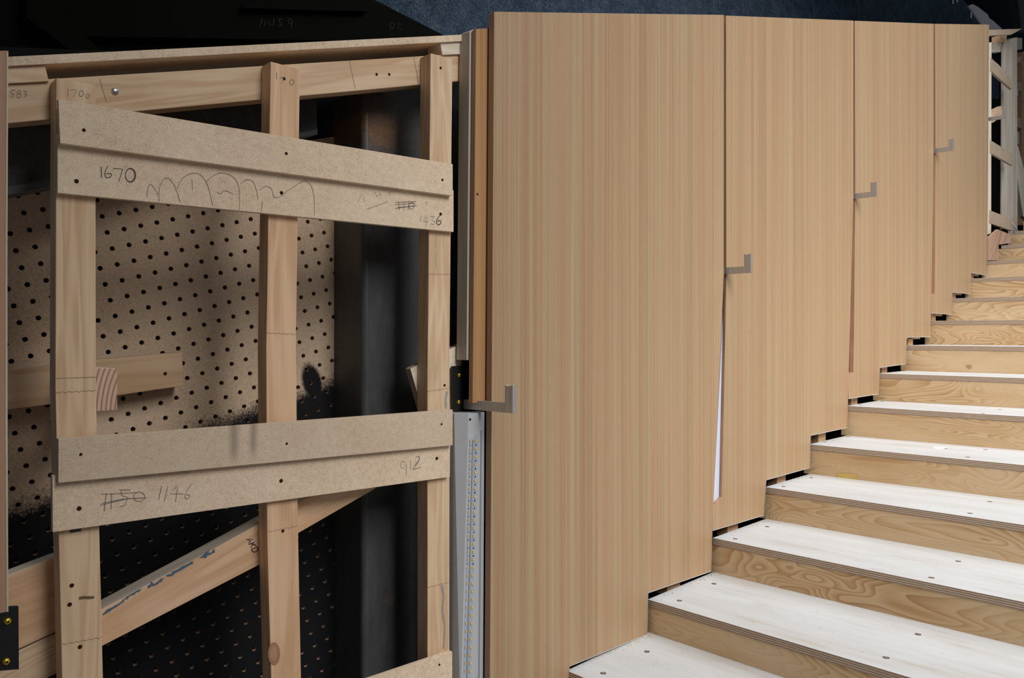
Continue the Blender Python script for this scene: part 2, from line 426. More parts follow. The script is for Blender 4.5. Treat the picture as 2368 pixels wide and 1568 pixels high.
r, M = bracket(1120, 950, 'steel handrail bracket left of the first panel with black plate and yellow screws')
plate(r, [(1046,847),(1084,845),(1083,950),(1047,951)], .052, [(1062,868),(1061,930)])
bracket(1678, 634, 'steel handrail bracket at the joint of first and second panels')
bracket(1976.5, 459.5, 'steel handrail bracket at the joint of second and third panels')
bracket(2162, 353.5, 'steel handrail bracket at the joint of third and last panels')
bracket(2289, 279, 'small far handrail bracket just past the end of the last panel')
r, M = bracket(30, 1548, 'black bracket plate with yellow screws at the lower left corner', False)
plate(r, [(-6,1405),(43,1402),(44,1548),(-6,1552)], .030, [(17,1437),(14,1530)])

# ------------------------------------------------------------------ strip, batten and light channel at the left edge of the first panel
o = prism('veneer_strip', [(1101,67),(1144,64),(1138,930),(1093,932)], W, .017, .010, [VENEER_OR, VENEER_EDGE], None, R90, None, .0006, 1)
tag(o, 'narrow orange veneer strip tucked behind the left edge of first panel', 'wood strip')
disc('screw', W.hit(1104, 449, .017), -W.n, .0027, HOLE, o, .0006)
o = prism('timber_batten', [(1086,73),(1096,67),(1088,833),(1079,833)], W, .029, .026, GREYWOOD, None, R90)
tag(o, 'grey weathered upright batten beside the orange veneer strip', 'timber')
ch = thing('light_channel', W.hit(1084,1700,.03), 'pale aluminium channel with unlit lamp strips below the black bracket plate', 'light fitting')
A0, A1 = W.hit(1050,954,.034), W.hit(1045,1640,.034)
B0, B1 = W.hit(1083.5,957,.016), W.hit(1064.5,1640,.016)
C0, C1 = W.hit(1120.5,955,.0165), W.hit(1117,1640,.0165)
D0, D1 = C0 + W.n*.025, C1 + W.n*.025; E0, E1 = A0+W.n*.035, A1+W.n*.035
zt0 = B0.z
for p in (A0, C0, D0, E0): p.z = zt0 + .0005
hs = loft('housing', [A0,B0,C0,D0,E0], [A1,B1,C1,D1,E1], [ALU], axes(B0, -UP, W.n), ch, .0006); hs['label'] = 'pale aluminium housing'
nb = (C0-B0).cross(B1-B0).normalized()
if nb.dot(Vector((0,-1,0))) < 0: nb = -nb
def fc(a, b, h=0.0): t = B0.lerp(C0, a); u = B1.lerp(C1, a); return t.lerp(u, b) + nb*h
def fbar(name, a0, b0, a1, b1, w0, w1, h, mat, par):
    A = [fc(a0-w0/2, b0, -.0006), fc(a0+w0/2, b0, -.0006), fc(a1+w1/2, b1, -.0006), fc(a1-w1/2, b1, -.0006)]
    return loft(name, A, [p+nb*h for p in A], [mat], axes(A[0], -UP, nb), par)
fbar('edge_rib', .80, .06, .80, .998, .10, .08, .0010, ALU_D, ch)
fbar('edge_rib', .29, .09, .24, .998, .07, .05, .0018, ALU_D, ch)
s1 = fbar('lamp_strip', .13, .085, .14, .998, .10, .10, .0010, STRIP, ch)
s2 = fbar('lamp_strip', .49, .078, .36, .998, .22, .13, .0010, STRIP, ch)
s1['label'] = s2['label'] = 'grey unlit lamp strip'
for s, (a0, a1), w in ((s1, (.13,.14), .05), (s2, (.49,.36), .11)):
    for k in range(34):
        b = .095 + k*.0268; a = a0 + (a1-a0)*b
        ww = w*(1-.35*b)
        fbar('lamp_chip', a, b-.0042, a, b+.0042, ww, ww, .0026, LEDC, s)
        if k < 16: fbar('resistor', a, b*1.0+.0118+k*.026*0, a, b+.0158, ww*.6, ww*.6, .0022, LEDK, s)
disc('screw', fc(.10, .02), nb, .003, HOLE, ch, .0012)

# ------------------------------------------------------------------ packers behind the panel feet
sf = thing('timber_packing', wpt(0,.05,1.2), 'brown timber packers showing in the gaps under the veneered panels', 'timber')
for n in range(0, 11):
    a, b = corner(n), corner(n+1); z = zt(n)
    M = axes(Vector((a.x, a.y, z)), W.d, W.n)
    L = .28
    wv = .055
    pos = .135 if n < 5 else .115
    box('packer', (pos*K, .040*K, .06*K), (wv*K, .03*K, .16*K), M, PINE_DARK, sf)
    if n >= 5: box('ledger', (.120*K, .034*K, .047*K), (.215*K, .018*K, .05*K), M, PINE_DARK, sf)
# unseen board added to keep light out of the cavity behind the panels
tops = [(1500,33),(1674,34.5),(1977,48),(2287,57)]
A = [W.hit(x, y+3, PT+.001) for x, y in tops]; B = [p + W.n*.48 for p in A]
V_ = A + B; Fc = [[i, i+1, 5+i, 4+i] for i in range(3)]
cp = mesh_obj('light_blocking_board', V_ + [v - UP*.018 for v in V_], Fc + [[8+i, 9+i, 13+i, 12+i] for i in range(3)] + [[i,i+1,9+i,8+i] for i in range(3)] + [[4+i,5+i,13+i,12+i] for i in range(3)] + [[0,4,12,8],[3,7,15,11]], CHIP, axes(A[0], W.d, W.n))
tag(cp, 'unseen board added to keep the cavity behind the veneered panels dark', 'board')

# ------------------------------------------------------------------ open timber frame on the left
fr = thing('stud_framing', FR.hit(620,1568,.05), 'open pine stud frame with particleboard rails, nearest the viewer on the left', 'framing')
SO, ST = .0245, .038
studA = prism('stud', [(130,180),(221,196),(222,900),(239,1600),(239,3150),(146,3210),(144,1600),(128,900)], FR, SO, ST, PINE, fr, R90, None, .0012)
studB = prism('stud', [(626,142),(694,160),(684.5,800),(690,1250),(697,1600),(697,2740),(628,2800),(628,1600),(618,1250),(616,800)], FR, SO, ST, PINE_PINK, fr, R90, None, .0012)
studC = prism('stud', [(996,123),(1046.5,136),(1040,800),(1039.5,1600),(1039.5,2510),(989,2540),(989,1600),(988.5,900)], FR, SO, ST, PINE, fr, R90, None, .0012)
rail = prism('top_rail', [(-40,192),(1069,124),(1069,187),(-40,291)], FR, SO+ST+.001, .045, PINE, fr, 0, (0,1), .0012)
cap = prism('top_board', [(-40,134),(1069,80),(1069,95),(-40,156)], FR, .052, .34, CHIP, fr, 0, (0,1), .0005)
cap['label'] = 'particleboard edge'
prism('spacer_block', [(-40,157),(104,150.5),(113,188),(-40,196)], FR, .058, .05, PINE, fr)
prism('spacer_block', [(1018,97),(1069,94.5),(1069,125),(1023,127)], FR, .058, .05, PALE, fr)
s_up = prism('rail_board', [(135,229),(1047,379.5),(1047,452.5),(139,331)], FR, 0, .0125, CHIP, fr, 0, (0,1), .0006)
s_up2 = prism('rail_board', [(133,310),(1049,440),(1049,536.5),(133,446)], FR, .0125, .012, CHIP, fr, 0, (0,1), .0006)
_A = [FR.hit(x, y, 0) for x, y in [(135,1015),(1047,947.5),(1047,1030),(135,1117)]]
_MS = axes(sum(_A, Vector())/4, _A[1]-_A[0], FR.n).inverted()
_p = [_MS @ FR.hit(x, y, 0) for x, y in [(541,1018),(586,1018)]]
STN = [(_p[0].x, .014, _p[0].z+.012, .062), (_p[1].x, .012, _p[1].z+.014, .055)]
CHIP_S = chip('smudged_particleboard', 1.08, 0, STN)
s_lo = prism('rail_board', [(135,1015),(1047,947.5),(1047,1030),(135,1117)], FR, 0, .0125, CHIP_S, fr, 0, (0,1), .0006)
s_lo2 = prism('rail_board', [(121,1100),(1041,1010),(1040.5,1103),(122,1231)], FR, .0125, .012, CHIP, fr, 0, (0,1), .0006)
s_bt = prism('rail_board', [(133,1815),(1046,1507),(1046,1620),(133,1990)], FR, 0, .0125, CHIP, fr, 0, (0,1), .0006)
def holes(o, off, pts, r=.0028, plane=FR):
    for x, y in pts: disc('nail_hole', plane.hit(x, y, off-.0001), -plane.n, r, HOLE, o, .0002, hollow=True)
holes(s_up, 0, [(194,301),(662,355),(1023,416)]); holes(s_up2, .0125, [(177,419),(651,446),(1019,495)], .0034)
holes(s_lo, 0, [(187,1051),(663,1026),(1021,981)], .0024); holes(s_lo2, .0125, [(183,1176),(650,1112),(1010,1060)], .0036)
holes(s_bt, 0, [(1016,1537)], .0026)
holes(studA, SO, [(166,1354),(161,1398),(185,1496)], .0034); holes(studB, SO, [(657,182),(654,1228)], .003); holes(studC, SO, [(1019,157),(1028,891)], .003)
holes(rail, SO+ST+.001, [(871,172),(900,172)], .003)
bl = disc('bolt', FR.hit(266,211,SO+ST+.001), -FR.n, .0062, ZINC, fr, .004, True); bl['label'] = 'zinc bolt head'
# pencil writing
w = [[(234,385),(235,411)], curve([(250,383),(244,396),(243,407),(249,411),(257,407),(256,401),(246,402)]), [(262,389),(284,391),(275,420)], ell(301,405,11,15), ell(302,405,12,16,20,1)]
marks('pencil_number', w, FR, 0.0125, .0012, PENCIL_DK, s_up2)
w = [curve(p) for p in [[(340,456),(343,432),(350,427),(362,443),(365,452)], [(368,467),(368,440),(376,418),(387,412),(398,420),(408,440),(417,468)],
     [(410,437),(420,415),(440,402),(460,402),(475,418),(484,440),(492,476)], [(477,420),(495,405),(515,400),(540,410),(553,435),(554,484)], [(502,444),(510,448),(520,441),(532,445),(540,449)],
     [(556,425),(570,416),(585,420),(593,440),(597,462)], [(600,440),(615,431),(628,437),(634,455),(645,456),(655,450),(665,441),(690,425),(705,418),(718,427),(723,440),(727,464),(727,500)], [(607,465),(606,478),(604,490)]]] + [[(444,413),(445,440)]]
marks('pencil_loops', w, FR, 0.0125, .0008, PENCIL, s_up2)
w = [[(975,499),(971,513)], [(985,497),(980,512),(992,513)], [(988,500),(985,524)], curve([(995,500),(1004,502),(999,509),(1006,513),(1003,519),(996,517)])]
marks('pencil_number', w, FR, .0125, .0010, PENCIL_FAINT, s_up2)
marks('pencil_number', [curve([(1018,497),(1011,508),(1010,516),(1015,520),(1020,515),(1018,510),(1012,512)])], FR, .0125, .0018, PENCIL_DK, s_up2)
w = [[(914,468),(962,466)], [(913,473),(960,470)], [(914,482),(964,475)], [(920,479),(958,477)], [(922,466),(924,486)], [(935,465),(934,488)], [(946,464),(944,486)], ell(952,476,6,8)]
marks('pencil_scribble', w, FR, .0125, .0009, PENCIL, s_up2)
w = [[(828,468),(838,446),(844,465)], [(848,484),(898,466)], curve([(862,452),(868,445),(872,455),(878,447),(882,455)]), [(898,446),(905,444)], [(897,451),(905,450)], [(985,468),(990,466)], [(987,467),(986,475)]]
marks('pencil_note', w, FR, .0125, .0008, PENCIL_FAINT, s_up2)
w = [[(374,1124),(367,1156)], [(388.5,1124),(380,1160)], [(409,1124),(394,1142),(425,1142)], [(411,1128),(406,1161)], curve([(444,1119),(431,1138),(428,1150),(434,1154),(439,1146),(431,1144)])]
marks('pencil_number', w, FR, .0125, .0009, PENCIL, s_lo2)
w = [[(235,1143),(290,1141),(325,1138)], [(235,1164),(285,1154),(340,1151)], [(233,1168),(300,1152)], [(246,1140),(241,1182)], [(258,1140),(257,1178)], [(280,1135),(282,1146),(296,1150),(290,1168),(277,1172)], ell(322,1149,13,11), [(276,1133),(302,1133)]]
marks('pencil_scribble', w, FR, .0125, .0009, PENCIL, s_lo2)
w = [curve([(938,1070),(930,1067),(926,1076),(932,1083),(940,1074),(940,1087),(939,1099)]), [(950,1066),(950,1086)]]
marks('pencil_number', w, FR, .0125, .0009, PENCIL_FAINT, s_lo2)
marks('pencil_number', [curve([(961,1058),(968,1055),(970,1062),(964,1074),(954,1086)])+[(973,1081)], [(969,1064),(958,1078)]], FR, .0125, .0013, PENCIL, s_lo2)
marks('pencil_number', [[(158,205),(157,223)], [(165,208),(177,207),(170,225)], ell(188,216,5,7), ell(203,222,4,5)], FR, SO, .0010, PENCIL_FAINT, studA)
marks('pencil_number', [[(640,167),(640,184)], [(647,180),(657,178),(652,192)], ell(675,190,5,6)], FR, SO, .0010, PENCIL, studB)
marks('pencil_number', [curve([(36,208),(27,209),(27,216),(33,218),(26,224)]), ell(44,213,4,4), ell(44,221,5,5), curve([(55,210),(62,212),(57,217),(63,220),(55,225)])], FR, SO+ST+.001, .0011, PENCIL_FAINT, rail)
def zig(x0, y0, x1, y1, n=12, a=1.5): return [(x0+(x1-x0)*k/n, y0+(y1-y0)*k/n+(a if k % 2 else -a)) for k in range(n+1)]
JOINT = flat('finger_joint_line', (.36,.23,.14), .7)
marks('finger_joint', [zig(129,908,221,903), zig(131,875,221,872,12,.3), zig(145,1490,236,1474)], FR, SO, .0008, JOINT, studA)
marks('finger_joint', [zig(617,770,684,773,10,.8), zig(621,1230,690,1216,10,1)], FR, SO, .0007, JOINT, studB)
marks('finger_joint', [zig(990,634,1041,634), zig(988.5,905,1040,898), zig(989,1359,1039,1346)], FR, SO, .0008, JOINT, studC)
marks('chalk_line', [[(1010,540),(1009,570)], [(1009,580),(1010,622)], [(1013,366),(1014,373)]], FR, SO, .0018, GREENMARK, studC)
marks('grey_smear', [curve([(1022,1352),(1026,1380),(1024,1410),(1028,1450),(1026,1500)])], FR, SO, .005, flat('grey_glue', (.33,.30,.26), .6), studC)
marks('grey_smear', [curve([(1034,905),(1031,925),(1032,945)])], FR, SO, .006, flat('grey_glue_smear', (.36,.34,.30), .6), studC)
marks('finger_joint', [zig(231,183,246,235,8,.6), zig(808,140,822,205,8,.6), zig(957,130,968,195,8,.6)], FR, SO+ST+.001, .0009, JOINT, rail)
marks('scuff_mark', [curve([(183,1384),(192,1382),(208,1382),(218,1381)])], FR, SO, .0045, flat('dark_scuff', (.16,.10,.06), .7), studA)
marks('scuff_mark', [[(162,1229),(188,1225)]], FR, SO, .004, PENCIL_DK, studA)
# knot on the middle stud
kn = [FR.hit(634+14*math.cos(k*math.pi/8), 1512+27*math.sin(k*math.pi/8), SO-.0006) for k in range(16)]
kn2 = [FR.hit(633+8*math.cos(k*math.pi/8), 1512+17*math.sin(k*math.pi/8), SO-.0010) for k in range(16)]
mesh_obj('knot', kn+kn2, [[k,(k+1)%16,16+(k+1)%16,16+k] for k in range(16)]+[[16+k for k in range(16)]], [flat('knot_ring', (.38,.20,.11), .6), flat('knot_heart', (.46,.26,.16), .6)], axes(kn[0], FR.d, FR.n), studB, [0]*16+[1])['label'] = 'oval reddish knot'

# ------------------------------------------------------------------ perforated board
pth = math.radians(16.4)
px_ = (PEG.d*math.cos(pth) + UP*math.sin(pth)); PM = axes(Vector((-.795, 1.594, CZ+.2264)), px_, PEG.n)
PMi = PM.inverted()
def peg_mat():
    m = NT('perforated_hardboard', .8, .2)
    a = m.noise((1,1,1), 260, 3, .7); c = m.noise((1,1,1), 5, 3)
    col = m.ramp(m.math('ADD', m.math('MULTIPLY', a, .6), m.math('MULTIPLY', c, .4)), [(.3, (.42,.29,.19,1)), (.5, (.61,.45,.31,1)), (.7, (.73,.57,.43,1))])
    X, Y_, Z = m.sep(m.tc)
    p = [PMi @ PEG.hit(x, y) for x, y in [(60,1165),(480,985),(700,905)]]
    # broken line between the three points: painted below it
    s1_ = (p[1].z-p[0].z)/(p[1].x-p[0].x); s2_ = (p[2].z-p[1].z)/(p[2].x-p[1].x)
    l1 = m.math('ADD', m.math('MULTIPLY', m.math('SUBTRACT', X, p[1].x), s1_), p[1].z)
    l2 = m.math('ADD', m.math('MULTIPLY', m.math('SUBTRACT', X, p[1].x), s2_), p[1].z)
    L = m.math('MAXIMUM', l1, l2) if s2_ > s1_ else m.math('MINIMUM', l1, l2)
    n1 = m.math('MULTIPLY', m.math('SUBTRACT', m.noise((5, 5, 9), 1.5, 3, .6), .5), .05)
    sp = m.math('MULTIPLY', m.math('SUBTRACT', a, .5), .055)
    dd = m.math('ADD', m.math('SUBTRACT', Z, L), m.math('ADD', n1, sp))
    f = m.maprange(dd, -.018, .022, 1, 0)
    b = PMi @ PEG.hit(722, 885)                        # drip of paint at the column
    ex = m.math('DIVIDE', m.math('SUBTRACT', X, b.x), .026); ez = m.math('DIVIDE', m.math('SUBTRACT', Z, b.z), .05)
    e = m.math('ADD', m.math('SQRT', m.math('ADD', m.math('MULTIPLY', ex, ex), m.math('MULTIPLY', ez, ez))), m.math('MULTIPLY', sp, 6))
    f = m.math('MAXIMUM', f, m.maprange(e, .7, 1.1, 1, 0))
    return m.done(m.mix(f, col, (.008,.0085,.010,1)))
def pegboard():
    p = .032; r = .0048; N = 12; V_, Fc, ix = [], [], []
    def ok(i, j):
        w_ = PM @ Vector((i*p, 0, -j*p)); x = CX + F*w_.x/w_.y; y = HY - F*(w_.z-CZ)/w_.y
        return -30 < x < 860 and y < 1900 and y > 330
    for i in range(-14, 26):
        for j in range(-8, 40):
            if not ok(i, j): continue
            cx, cz = i*p, -j*p; b = len(V_)
            sq = [];
            for k in range(N):
                a = 2*math.pi*(k+.5)/N; c, s = math.cos(a), math.sin(a); m_ = max(abs(c), abs(s))
                sq.append((c/m_*p/2, s/m_*p/2))
            # force the corners
            for k in range(N):
                a = 2*math.pi*k/N; V_.append(PM @ Vector((cx+r*math.cos(a), 0, cz+r*math.sin(a))))
            for k in range(N): a = 2*math.pi*k/N; V_.append(PM @ Vector((cx+r*math.cos(a), .0165, cz+r*math.sin(a))))
            for k in range(N):
                a = 2*math.pi*k/N; c, s = math.cos(a), math.sin(a); m_ = max(abs(c), abs(s))
                V_.append(PM @ Vector((cx+c/m_*p/2, 0, cz+s/m_*p/2)))
            cor = {1: (1,1), 4: (-1,1), 7: (-1,-1), 10: (1,-1)}
            base = len(V_)
            for k, (sx, sz) in cor.items(): V_.append(PM @ Vector((cx+sx*p/2, 0, cz+sz*p/2)))
            ci = {k: base+q for q, k in enumerate(cor)}
            for k in range(N):
                k2 = (k+1) % N
                face = [b+k, b+k2, b+2*N+k2] + ([ci[k]] if k in ci else []) + [b+2*N+k]
                Fc.append(face); ix.append(0)
                Fc.append([b+k, b+N+k, b+N+k2, b+k2]); ix.append(1)
            Fc.append([b+N+k for k in range(N)]); ix.append(2)
    inner = flat('bare_hole_wall', (.40,.28,.18), .8)
    bm = bmesh.new(); Mi = PM.inverted(); vs = [bm.verts.new(Mi @ v) for v in V_]
    for f, k in zip(Fc, ix):
        fa = bm.faces.new([vs[i] for i in f]); fa.material_index = k
    bmesh.ops.remove_doubles(bm, verts=bm.verts, dist=1e-5)
    bmesh.ops.recalc_face_normals(bm, faces=bm.faces)
    me = bpy.data.meshes.new('perforated_board'); bm.to_mesh(me); bm.free()
    for mm in (peg_mat(), inner, CAVE): me.materials.append(mm)  # hole bottoms get the near-black that stands in for shade
    return link('perforated_board', me, PM)
tag(pegboard(), 'brown perforated board behind the studs, its lower part sprayed black', 'perforated board')

# ------------------------------------------------------------------ steelwork in the cavity
colO = .165
cl = FR.hit(850, 290, colO)
_mc = axes(FR.hit(885, 500, colO), FR.d, FR.n).inverted()
def _rp(x, y, rx, ry, k):
    a, b = _mc @ FR.hit(x, y, colO), _mc @ FR.hit(x+rx, y-ry, colO)
    return (a.x, a.z, abs(b.x-a.x), abs(b.z-a.z), k)
ST_C = steel('mill_scale_steel_with_rust', [_rp(868, 288, 70, 20, .55), _rp(885, 318, 48, 18, .5), _rp(880, 300, 95, 75, .16), _rp(900, 1385, 14, 22, .2)])
A = [FR.hit(840, 175, colO), FR.hit(1080, 160, colO), FR.hit(1080, 900, colO)]
M = axes(FR.hit(885, 500, colO), FR.d, FR.n)
zt_, zb_ = FR.hit(840,205,colO).z, 0.0
pl, pr = FR.hit(840,500,colO), FR.hit(1078,500,colO)
cr = [(pl, 0), (pr, 0)]
def colring(z, r=.012):
    out = []
    L = (pr-pl); Lw = L.length; dirx = L.normalized()
    for (cx_, cy_, a0) in [(r, r, math.pi), (Lw-r, r, 1.5*math.pi), (Lw-r, .145-r, 0), (r, .145-r, .5*math.pi)]:
        for k in range(5):
            a = a0 + k*math.pi/8
            p = pl + dirx*(cx_ + r*math.cos(a)) + FR.n*(cy_ + r*math.sin(a)); out.append(Vector((p.x, p.y, z)))
    return out
o = loft('steel_post', colring(zt_), colring(zb_), [ST_C], M)
for f in o.data.polygons: f.use_smooth = False
tag(o, 'dark steel box column between the middle and right studs, rusty at top', 'steel column')
o = prism('steel_girder', [(-60,210),(735,175),(735,310),(-60,466)], FR, .20, .08, steel('mill_scale_steel', None), None, 0, (0,1), .003)
tag(o, 'dark sloping steel beam behind the top rail, above the perforated board', 'steel beam')
prism('flange', [(-60,446),(735,298),(735,311),(-60,467)], FR, .18, .021, steel('beam_flange_steel', None), o, 0, (0,1), .001)
OH = flat('dull_black_steel', (.0028,.0026,.0022), .8, .06)
oh = prism('overhead_girder', [(-260,-120),(640,-120),(858,-5),(1037,86),(1060,150),(-260,200)], FR, .62, .03, OH, None, 0, (0,1), .002)
tag(oh, 'black steel plate girder overhead at top left with faint yellow marks', 'steel beam')
prism('flange', [(170,72),(1000,90),(1010,98),(180,84)], FR, .59, .031, OH, oh, 0, (0,1), .001)
prism('flange', [(560,12),(840,22),(850,27),(560,19)], FR, .60, .02, OH, oh, 0, (0,1), .001)
prism('stiffener', [(60,-60),(180,-60),(150,40),(250,130),(180,130),(60,40)], FR, .57, .05, OH, oh, 0, None, .001)
w = [[(601,44),(607,53)], [(608,44),(600,62)], [(611,60),(614,48),(618,56),(623,48),(625,60)], [(634,45),(632,60)], [(653,44),(646,44),(645,51)], curve([(645,51),(651,52),(651,58),(643,60)]), ell(671,49,5,5), [(676,49),(673,65)]]
marks('chalk_marks', w, FR, .62, .0022, YELLOWMARK, oh)
marks('chalk_marks', [curve([(903,52),(903,66),(911,62),(910,54),(903,52)]), [(918,54),(927,54),(918,67),(928,67)]], FR, .62, .0020, YELLOWMARK, oh)

# ------------------------------------------------------------------ loose timbers in the cavity
def ringwood():
    m = NT('end_grain', .7, .2)
    X, Y_, Z = m.sep(m.tc)
    dx = m.math('SUBTRACT', X, .07); dz = m.math('MULTIPLY', m.math('ADD', Z, .045), .55)
    d = m.math('SQRT', m.math('ADD', m.math('MULTIPLY', dx, dx), m.math('MULTIPLY', dz, dz)))
    s = m.math('POWER', m.math('ADD', m.math('MULTIPLY', m.math('SINE', m.math('MULTIPLY', d, 880)), .5), .5), 3)
    return m.done(m.mix(s, (.66,.48,.36,1), (.34,.17,.10,1)))
pk = prism('plank', [(-40,866),(222,832),(421,815),(425,892),(222,922),(-40,955)], FR, .262, .035, pine('figured_pine', (.60,.43,.28,1), (.54,.36,.22,1), (.40,.235,.12,1), 26), None, 0, (1,2), .001)
tag(pk, 'level pine plank fixed to the perforated board behind the left stud', 'plank')
holes(pk, .262, [(382,864)], .0035)
o = prism('timber_block', [(205,851),(271,852.5),(271,948),(205,953)], FR, .075, .185, [ringwood(), PALE], None, 0, None, .0006, 1)
tag(o, 'short block with curved end grain sticking out beside the left stud', 'timber')
dg = prism('diagonal_plank', [(225,1415),(606,1208),(880,1062),(868,1130),(690,1233),(606,1303),(225,1500)], FR, SO+ST+.001, .042, [PINE_PINK, GREYWOOD], None, 0, (0,1), .001, 1)
tag(dg, 'diagonal pine brace with blue paint smears, between left and middle studs', 'plank')
for k, poly in enumerate([[(236,1421),(250,1408),(275,1395),(290,1384),(285,1393),(262,1408),(240,1424)], [(290,1381),(310,1368),(328,1359),(325,1367),(305,1378),(292,1386)],
             [(340,1358),(350,1345),(356,1350),(380,1336),(376,1344),(357,1354),(343,1360)], [(382,1334),(400,1322),(430,1305),(448,1297),(447,1302),(425,1316),(398,1331)], [(460,1290),(480,1275),(484,1270),(482,1280),(498,1270),(496,1276),(475,1290)]]):
    jag = []
    for i in range(len(poly)):
        a, b = poly[i], poly[(i+1) % len(poly)]
        for t in (0, .35, .7): jag.append((a[0]+(b[0]-a[0])*t+random.uniform(-2,2), a[1]+(b[1]-a[1])*t+random.uniform(-1.6,1.6)))
    P = [FR.hit(x, y, SO+ST+.001-.0006) for x, y in jag]
    mesh_obj('blue_paint_smear', P, [list(range(len(P)))], BLUE, axes(P[0], FR.d, FR.n), dg)
def letters(org, ax, ay, txt):
    GL = {'A': [[(0,0),(.4,1),(.8,0)], [(.15,.36),(.65,.36)]], 'K': [[(0,0),(0,1)], [(.7,1),(0,.42)], [(.2,.58),(.75,0)]], 'D': [[(0,0),(0,1),(.4,1),(.68,.8),(.75,.5),(.68,.2),(.4,0),(0,0)]]}
    out = []
    for i, c in enumerate(txt):
        for st in GL[c]: out.append([(org[0]+ax[0]*(x+i*1.02)+ay[0]*y, org[1]+ax[1]*(x+i*1.02)+ay[1]*y) for x, y in st])
    return out
marks('grade_stamp', letters((570,1248), (5.6,11.0), (13,-5.5), 'AKD'), FR, SO+ST+.001, .0016, STAMP, dg)
o = prism('plank', [(-40,1352),(122,1290),(150,1282),(150,1452),(-40,1540)], FR, .09, .03, [PINE_PINK, GREYWOOD], None, 0, (0,1), .001, 1)
tag(o, 'sloping plank between the cut off panel and left stud, upper of two', 'plank')
o = prism('plank', [(-40,1543),(150,1455),(150,1548),(-40,1640)], FR, .093, .03, [PINE, GREYWOOD], None, 0, (0,1), .001, 1)
tag(o, 'sloping plank at the lower left corner, below the joint line of two', 'plank')
o = prism('plywood_offcut', [(949,853),(968,843),(1066,795),(1070,965),(981,965)], FR, .0635, .019, [PALE, PLYEDGE_Y], None, 0, (0,2), .0005, 1)
tag(o, 'tilted plywood offcut behind the right stud, its layered edge showing', 'plywood')

# ------------------------------------------------------------------ far framing past the last panel
f2 = thing('stud_framing', W.hit(2330,565,.06), 'far open timber frame past the last veneer panel at the top right', 'framing')
prism('edge_stud', [(2275,98),(2293,98),(2292,540),(2275,545)], W, .030, .03, PALE, f2, R90)
prism('top_board', [(2280,69),(2364,66.5),(2339,80),(2280,83)], W, .03, .02, CHIP_D, f2)
prism('block', [(2313,82),(2328,80),(2328,97),(2313,97)], W, .07, .04, PINE_PINK, f2)
prism('rail', [(2285,98),(2318,98),(2318,120),(2285,121)], W, .085, .035, PALE, f2)
prism('stud', [(2322,97),(2330,93),(2339,100),(2336,525),(2317,530),(2319,110)], W, .075, .008, GREYWOOD, f2, R90)
prism('stud', [(2339,92),(2352,86),(2353,540),(2350,562),(2338,566)], W, .082, .014, GREYWOOD, f2, R90)
for p in ([(2291,133.5),(2310,150),(2340,183),(2343,206),(2340,207),(2290,163)], [(2290.5,324),(2342,356),(2342,383),(2289.5,353)], [(2288.5,486),(2341,507),(2341,534),(2287.5,515.5)]):
    prism('rail_board', p, W, .028, .012, CHIP_D, f2, 0, (0,2), .0005)
o = prism('timber_block', [(2291,257),(2316,245),(2318,268),(2296,284),(2291,280)], W, .05, .02, PINE, None); tag(o, 'small pale block behind the far handrail bracket', 'timber')
o = prism('plywood_riser_board', [(2286,551),(2308,530.5),(2338,543),(2338,562),(2309.5,566),(2309.5,602),(2285,602)], W, .002, .012, REDPLY, None, math.radians(40)); tag(o, 'red brown notched plywood piece at the foot of the far frame', 'plywood')
o = prism('torn_board', [(2239.5,13.5),(2250,9.5),(2262,16),(2276,27),(2284,33),(2288,42),(2297,48),(2318,67),(2290,68),(2270,56)], W, .9, .012, [GREYBOARD, PAPER], None, 0, None, .0004, 1)
tag(o, 'torn grey board leaning above the far end of the panels', 'board')
for (x, y0, y1, l) in [(2204.5,-8,9,'white paper strip hanging on the felt wall, left of the pair'),(2214,-8,5.5,'white paper strip hanging on the felt wall, right of the pair'),(2246,27,42,'short white paper strip on the felt wall by the torn board')]:
    o = prism('paper_strip', [(x-1.5,y0),(x+2,y0),(x+1.3,y1),(x-1.7,y1)], W, 1.14, .004, PAPER); tag(o, l, 'paper strip')
# second far frame at the picture's right edge
f3 = thing('stud_framing', W.hit(2385,560,.2), 'dim timber framing seen at the right border behind the far studs', 'framing')
for p, m_ in [([(2345,132),(2400,128),(2400,142),(2345,145)], PINE_PINK), ([(2345,186),(2400,206),(2400,226),(2345,204)], PINE), ([(2345,268),(2400,288),(2400,312),(2345,290)], PINE),
              ([(2363,120),(2375,118),(2375,520),(2363,520)], PINE_DARK), ([(2343,190),(2356,196),(2355,222),(2343,220)], PALE), ([(2343,300),(2357,306),(2357,334),(2343,330)], PALE)]:
    prism('rail', p, W, .32, .03, m_, f3)
prism('block', [(2345,87),(2364,88),(2364,114),(2352,113),(2345,112)], W, .25, .04, PALE, f3)
o = prism('plank', [(2350,333),(2355,340),(2385,460),(2385,520),(2366,500),(2351,400)], W, .16, .02, [PALE, GREYWOOD], None, 0, (0,2), .0005, 1); tag(o, 'pale plank leaning against the far framing at the right border', 'plank')
o = prism('hall_post', [(2347,-60),(2420,-60),(2420,75),(2362,70)], W, 1.6, .1, flat('grey_paint', (.055,.052,.055), .8)); tag(o, 'dim grey column at the upper right corner', 'column')
